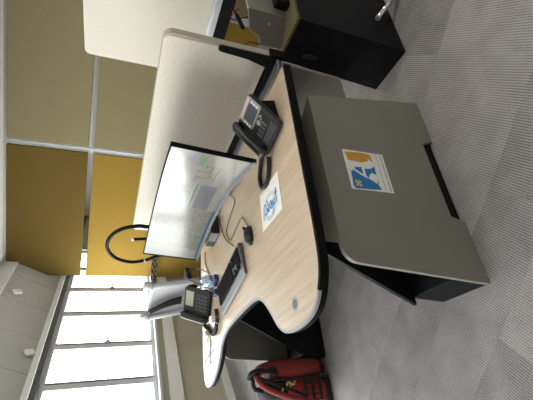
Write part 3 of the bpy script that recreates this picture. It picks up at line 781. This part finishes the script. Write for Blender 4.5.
def stroke(pts, wd=0.0042):
    g = G(); P = smooth_path([(x, y, DZ + 0.0028) for x, y in pts], 6); n = len(P)
    L = []; Rr = []
    for i, p in enumerate(P):
        d = P[min(i + 1, n - 1)] - P[max(i - 1, 0)]; d.z = 0; d.normalize(); nn = Vector((-d.y, d.x, 0)) * wd
        L.append(p + nn); Rr.append(p - nn)
    vs_ = L + Rr; fs = [(i, i + 1, n + i + 1, n + i) for i in range(n - 1)]
    g.add(vs_, fs); return g
# blue script, written along the card from the far edge towards the near one
for s in ([(0.754, 1.392), (0.785, 1.386), (0.818, 1.372), (0.812, 1.352), (0.79, 1.356)],
          [(0.776, 1.374), (0.772, 1.350), (0.790, 1.342), (0.770, 1.335)],
          [(0.832, 1.340), (0.800, 1.330), (0.764, 1.325)],
          [(0.806, 1.318), (0.776, 1.308), (0.772, 1.292), (0.806, 1.298), (0.756, 1.280), (0.742, 1.296)],
          [(0.800, 1.282), (0.772, 1.270), (0.775, 1.256), (0.802, 1.264)],
          [(0.835, 1.236), (0.800, 1.238), (0.766, 1.236)], [(0.815, 1.252), (0.812, 1.226)]):
    stroke(s).build('script_stroke', 'blue_ink', pn)

# ================================================================== SMALL THINGS NEAR THE FAR TELEPHONE
bgm = G(); rings = []
for i in range(7):
    t = i / 6.0; N = 14
    rr = 0.045 * (1.0 - 0.25 * t)
    rings.append([(0.80 + rr * (1 + 0.18 * math.sin(5 * a + i)) * math.cos(a), 2.34 + rr * 1.3 * (1 + 0.15 * math.cos(3 * a + 2 * i)) * math.sin(a), DZ + 0.001 + 0.075 * t) for a in [2 * PI * k / N for k in range(N)]])
o = bgm.loft(rings).build('plastic_pouch', 'blue_film', smooth=True); tag(o, 'crumpled pale blue plastic pouch beside the far telephone', 'pouch')
nv = thing('usb_plug', 'dark navy plug with cable beside the keyboard', 'plug', (0.775, 2.23, DZ), 0.5, local=True)
G().box(-0.022, 0.022, -0.03, 0.03, 0.0, 0.028).build('shell', 'navy', nv, bevel=0.004)
G().box(-0.012, 0.012, 0.03, 0.05, 0.006, 0.02).build('contact', 'silver', nv)
nv = thing('usb_plug', 'second navy plug nearer the keyboard corner', 'plug', (0.70, 2.245, DZ), 0.1, local=True)
G().box(-0.018, 0.018, -0.028, 0.028, 0.0, 0.026).build('shell', 'navy', nv, bevel=0.004)
G().box(-0.012, 0.012, 0.028, 0.046, 0.006, 0.02).build('contact', 'silver', nv)
o = G().tube(smooth_path([Vector((0.86, 2.35, DZ + 0.02)), P_y(204, 271, 2.45), P_y(196, 268, 2.5), P_y(189, 271, 2.5), P_y(187, 277, 2.5), P_y(196, 283, 2.45), P_y(204, 285, 2.40)], 7), 0.0035, 6).build('cable', 'black_plastic', smooth=True)
tag(o, 'thin black cable arching above the far telephone', 'cable')
o = G().tube(smooth_path([P_z(x, y, DZ + 0.004) for x, y in ((205, 252), (205, 262), (208, 272), (211, 281))], 6), 0.0035, 6).build('cable', 'grey_ink', smooth=True)
tag(o, 'grey cable running down the desk beside the monitor corner', 'cable')
o = G().tube(smooth_path([P_z(x, y, DZ + 0.003) for x, y in ((209, 332), (211, 345), (208, 356), (203, 366), (207, 358), (214, 350), (209, 352), (211, 364), (210, 340))], 4), 0.0018, 5).build('earphone_wire', 'black_plastic', smooth=True)
tag(o, 'thin tangled dark wire on the far tip of the desk', 'wire')
pb = G().prism([(-0.02, -0.045), (0.02, -0.045), (0.026, 0.03), (0.0, 0.05), (-0.02, 0.04)], 0, 0.02, 'z', Matrix.Translation(P_z(207, 337, DZ + 0.001)) @ Matrix.Rotation(0.4, 4, 'Z')).build('plastic_wrap', 'paper', bevel=0.005)
tag(pb, 'small crumpled white wrapper beside the far telephone cord', 'wrapper')

# black hoop behind the monitor
hp = thing('cable_hoop', 'thick black cable hoop rising behind the curved monitor', 'cable', (1.27, 2.7, DZ))
pts = [Vector((1.25, 2.33, DZ + 0.02)), Vector((1.25, 2.36, 0.95)), P_x(152, 226.5, 1.25), P_x(138, 226, 1.25), P_x(122, 229, 1.25), P_x(111, 236, 1.25), P_x(107, 245, 1.25), P_x(110, 253, 1.25), P_x(118, 259, 1.25), P_x(132, 262, 1.25), P_x(146, 260, 1.25), P_x(158, 256, 1.25), Vector((1.25, 2.86, 0.80))]
G().tube(smooth_path(pts, 8), 0.0135, 10).build('hoop', 'black_matte', hp, smooth=True)
a, b = P_x(150, 238.6, 1.25), P_x(134, 239.4, 1.25)
G().tube([Vector((1.25, 2.42, 0.85)), a, b], 0.011, 10).build('rod', 'black_matte', hp, smooth=True)
G().tube([b, b + (b - a).normalized() * 0.018], 0.011, 10).build('rod_tip', 'paper', hp)
q = P_x(146, 260, 1.25); q2 = P_x(144.5, 260.3, 1.25)
G().tube([q, q2], 0.0148, 10).build('clip_ring', 'silver', hp)
tw = G()
for ph in (0, PI):
    tw.tube([Vector((0, 0, 0)) + rm(5.50 + 0.018 * math.cos(i * 0.9 + ph), 2.72 + 0.032 * i, 0.755 + 0.03 * math.sin(i * 0.9 + ph)) for i in range(16)], 0.014, 6)
o = tw.build('twisted_cable', 'black_plastic', smooth=True); tag(o, 'black twisted cable in the gap between the gold panels', 'cable')

# ================================================================== BACKPACK
bk = thing('backpack', 'red and black backpack standing on the carpet against the desk leg', 'backpack', (0.2, 2.48, 0))
def pillow(x0, x1, y0, y1, z0, z1, e=3.2, n=20, top=0.8, mtx=None):
    g = G(); rings = []
    for i in range(13):
        t = i / 12.0; v = 2 * t - 1; k = max(0.12, (1 - abs(v) ** 5)) ** 0.5
        tp = 1 - (1 - top) * max(0, t - 0.45) / 0.55
        ring = []
        for j in range(n):
            a = 2 * PI * j / n; c, s = math.cos(a), math.sin(a)
            ring.append(((x0 + x1) / 2 + (x1 - x0) / 2 * k * math.copysign(abs(c) ** (2 / e), c), (y0 + y1) / 2 + (y1 - y0) / 2 * k * tp * math.copysign(abs(s) ** (2 / e), s), z0 + (z1 - z0) * t))
        rings.append(ring)
    return g.loft(rings, mtx)
pillow(0.195, 0.325, 2.335, 2.63, 0.004, 0.455).build('main_compartment', 'dark_red', bk, smooth=True)
pillow(0.055, 0.205, 2.33, 2.60, 0.0, 0.33, top=0.85).build('front_pocket', 'red', bk, smooth=True)
pillow(0.09, 0.20, 2.345, 2.58, 0.28, 0.44, top=0.85).build('top_pocket', 'webbing', bk, smooth=True)
G().box(0.03, 0.20, 2.345, 2.60, 0.0, 0.05).build('base_patch', 'webbing', bk, bevel=0.02)
G().tube(smooth_path([(0.197, 2.334, 0.02), (0.198, 2.326, 0.14), (0.198, 2.328, 0.28), (0.20, 2.355, 0.42), (0.215, 2.42, 0.455)], 6), 0.006, 6).build('zip', 'webbing', bk, smooth=True)
for z in (0.085, 0.135, 0.185):
    G().box(0.068, 0.192, 2.322, 2.332, z, z + 0.016).build('webbing_strap', 'webbing', bk, bevel=0.002)
for x in (0.075, 0.105, 0.135, 0.165, 0.185):
    G().box(x - 0.003, x + 0.003, 2.320, 2.331, 0.08, 0.205).build('webbing_bar', 'webbing', bk, bevel=0.001)
for k, (x, z) in enumerate(((0.185, 0.255), (0.165, 0.285))):
    G().tube(smooth_path([(x, 2.335, z), (x - 0.02, 2.322, z + 0.02), (x - 0.005, 2.322, z + 0.05), (x - 0.03, 2.328, z + 0.06)], 5), 0.006, 6).build('rope_loop', 'rope', bk, smooth=True)
pts = [(0.25, 2.44, 0.44), (0.235, 2.41, 0.485), (0.20, 2.40, 0.50), (0.165, 2.41, 0.485), (0.15, 2.42, 0.43)]
G().tube(smooth_path(pts, 6), 0.014, 8).build('grab_handle', 'webbing', bk, smooth=True)
pts = [P_y(x, y, Y) for x, y, Y in ((256, 377, 2.36), (262, 385, 2.33), (272, 391, 2.315), (286, 396, 2.31), (302, 400, 2.31), (318, 402, 2.33))]
G().tube(smooth_path(pts, 6), 0.017, 8).build('shoulder_strap', 'dark_red', bk, smooth=True)
pts = [P_y(x, y, Y) for x, y, Y in ((252, 374, 2.40), (262, 379, 2.33), (275, 384, 2.32), (290, 389, 2.315), (306, 396, 2.315))]
G().tube(smooth_path(pts, 6), 0.010, 8).build('strap_edge', 'webbing', bk, smooth=True)
pts = [P_y(x, y, Y) for x, y, Y in ((249, 379, 2.42), (251, 374, 2.38), (258, 371, 2.36), (268, 372, 2.345), (278, 374, 2.335))]
G().tube(smooth_path(pts, 6), 0.014, 8).build('compression_strap', 'webbing', bk, smooth=True)
pb_ = P_y(266, 376, 2.335)
G().box(pb_.x - 0.012, pb_.x + 0.012, 2.325, 2.34, pb_.z - 0.018, pb_.z + 0.018).build('buckle', 'silver', bk, bevel=0.003)
lg = G().loft([[(0.262 + 0.018 * math.cos(2 * PI * i / 18), y, 0.385 + 0.024 * math.sin(2 * PI * i / 18)) for i in range(18)] for y in (2.347, 2.36)])
lg.build('badge', 'webbing', bk)

# ================================================================== WHITE CHAIR by the window
chx = thing('office_chair', 'white shelled office chair standing by the window beyond the desk', 'chair', rm(4.10, 2.51, 0), TH + PI / 2, local=True)
# local: x along the window wall, y towards the window
for s in (-1, 1):
    G().tube(smooth_path([(s * 0.18, 0.05, 0.45), (s * 0.195, 0.12, 0.62), (s * 0.2, 0.19, 0.88), (s * 0.198, 0.20, 0.965), (s * 0.17, 0.20, 1.0)], 6), 0.034, 12).build('back_frame', 'chair_white', chx, smooth=True)
    G().tube([(s * 0.2, 0.195, 0.91), (s * 0.2, 0.195, 1.01)], [0.045, 0.05], 12).build('frame_cap', 'chair_white', chx, smooth=True)
rings = []
for i in range(10):
    t = i / 9.0; z = 0.50 + 0.44 * t
    rings.append([(0.185 * c_, 0.06 + 0.12 * t - 0.05 * (1 - c_ * c_) + d, z) for c_, d in [(-1 + 2 * k / 8, 0.0) for k in range(9)] + [(1 - 2 * k / 8, 0.03) for k in range(9)]])
G().loft(rings).build('back_shell', 'chair_white', chx, smooth=True)
rings = []
for i in range(12):
    t = i / 11.0; z = 0.56 + 0.38 * t; xo = 0.03 + 0.10 * t * t
    rings.append([(xo + 0.042 * (1 - 0.45 * t) * c_, 0.10 + 0.11 * t + d, z) for c_, d in [(-1 + 2 * k / 6, 0.0) for k in range(7)] + [(1 - 2 * k / 6, 0.03) for k in range(7)]])
G().loft(rings).build('lumbar_pad', 'black_plastic', chx, smooth=True)
G().prism(rrect(-0.17, 0.17, -0.36, 0.04, 0.07, 5), 0.43, 0.49, 'z').build('seat', 'black_matte', chx, bevel=0.02, seg=3)
G().tube([(0, -0.14, 0.1), (0, -0.14, 0.43)], 0.028, 14).build('gas_lift', 'chrome', chx, smooth=True)
for k in range(5):
    a = 2 * PI * k / 5 + 0.3
    G().tube([(0, -0.14, 0.11), (0.28 * math.cos(a), -0.14 + 0.28 * math.sin(a), 0.07)], [0.03, 0.018], 8).build('base_arm', 'chair_white', chx, smooth=True)
    c = (0.28 * math.cos(a), -0.14 + 0.28 * math.sin(a))
    cw = G().loft([[(c[0] + d, c[1] + 0.03 * math.cos(2 * PI * i / 14), 0.03 + 0.03 * math.sin(2 * PI * i / 14)) for i in range(14)] for d in (-0.02, 0.02)])
    cw.build('caster', 'black_plastic', chx)

def regroup(root, part, kids):
    ch = [c for c in bpy.data.objects if c.parent == root]
    tgt = [c for c in ch if c.name.split('.')[0] == part]
    if not tgt: return
    for c in ch:
        if c.name.split('.')[0] in kids: sub(c, tgt[0])
for t_ in (ph1, ph2):
    regroup(t_, 'display_surround', ('display', 'label_strip', 'soft_keys'))
regroup(desk, 'grommet', ('grommet_lid',))
regroup(ds, 'bracket', ('screw',))
regroup(mon, 'housing', ('top_bezel', 'bottom_bezel', 'side_bezel'))
regroup(bk, 'front_pocket', ('webbing_strap', 'webbing_bar', 'rope_loop'))
regroup(bk, 'main_compartment', ('zip', 'badge'))
regroup(sg, 'sheet', ('orange_emblem', 'blue_emblem', 'cross_emblem', 'fine_print'))
regroup(pn, 'card', ('grey_ring', 'script_stroke'))
for o in list(bpy.data.objects):
    if '_w' in o: del o['_w']
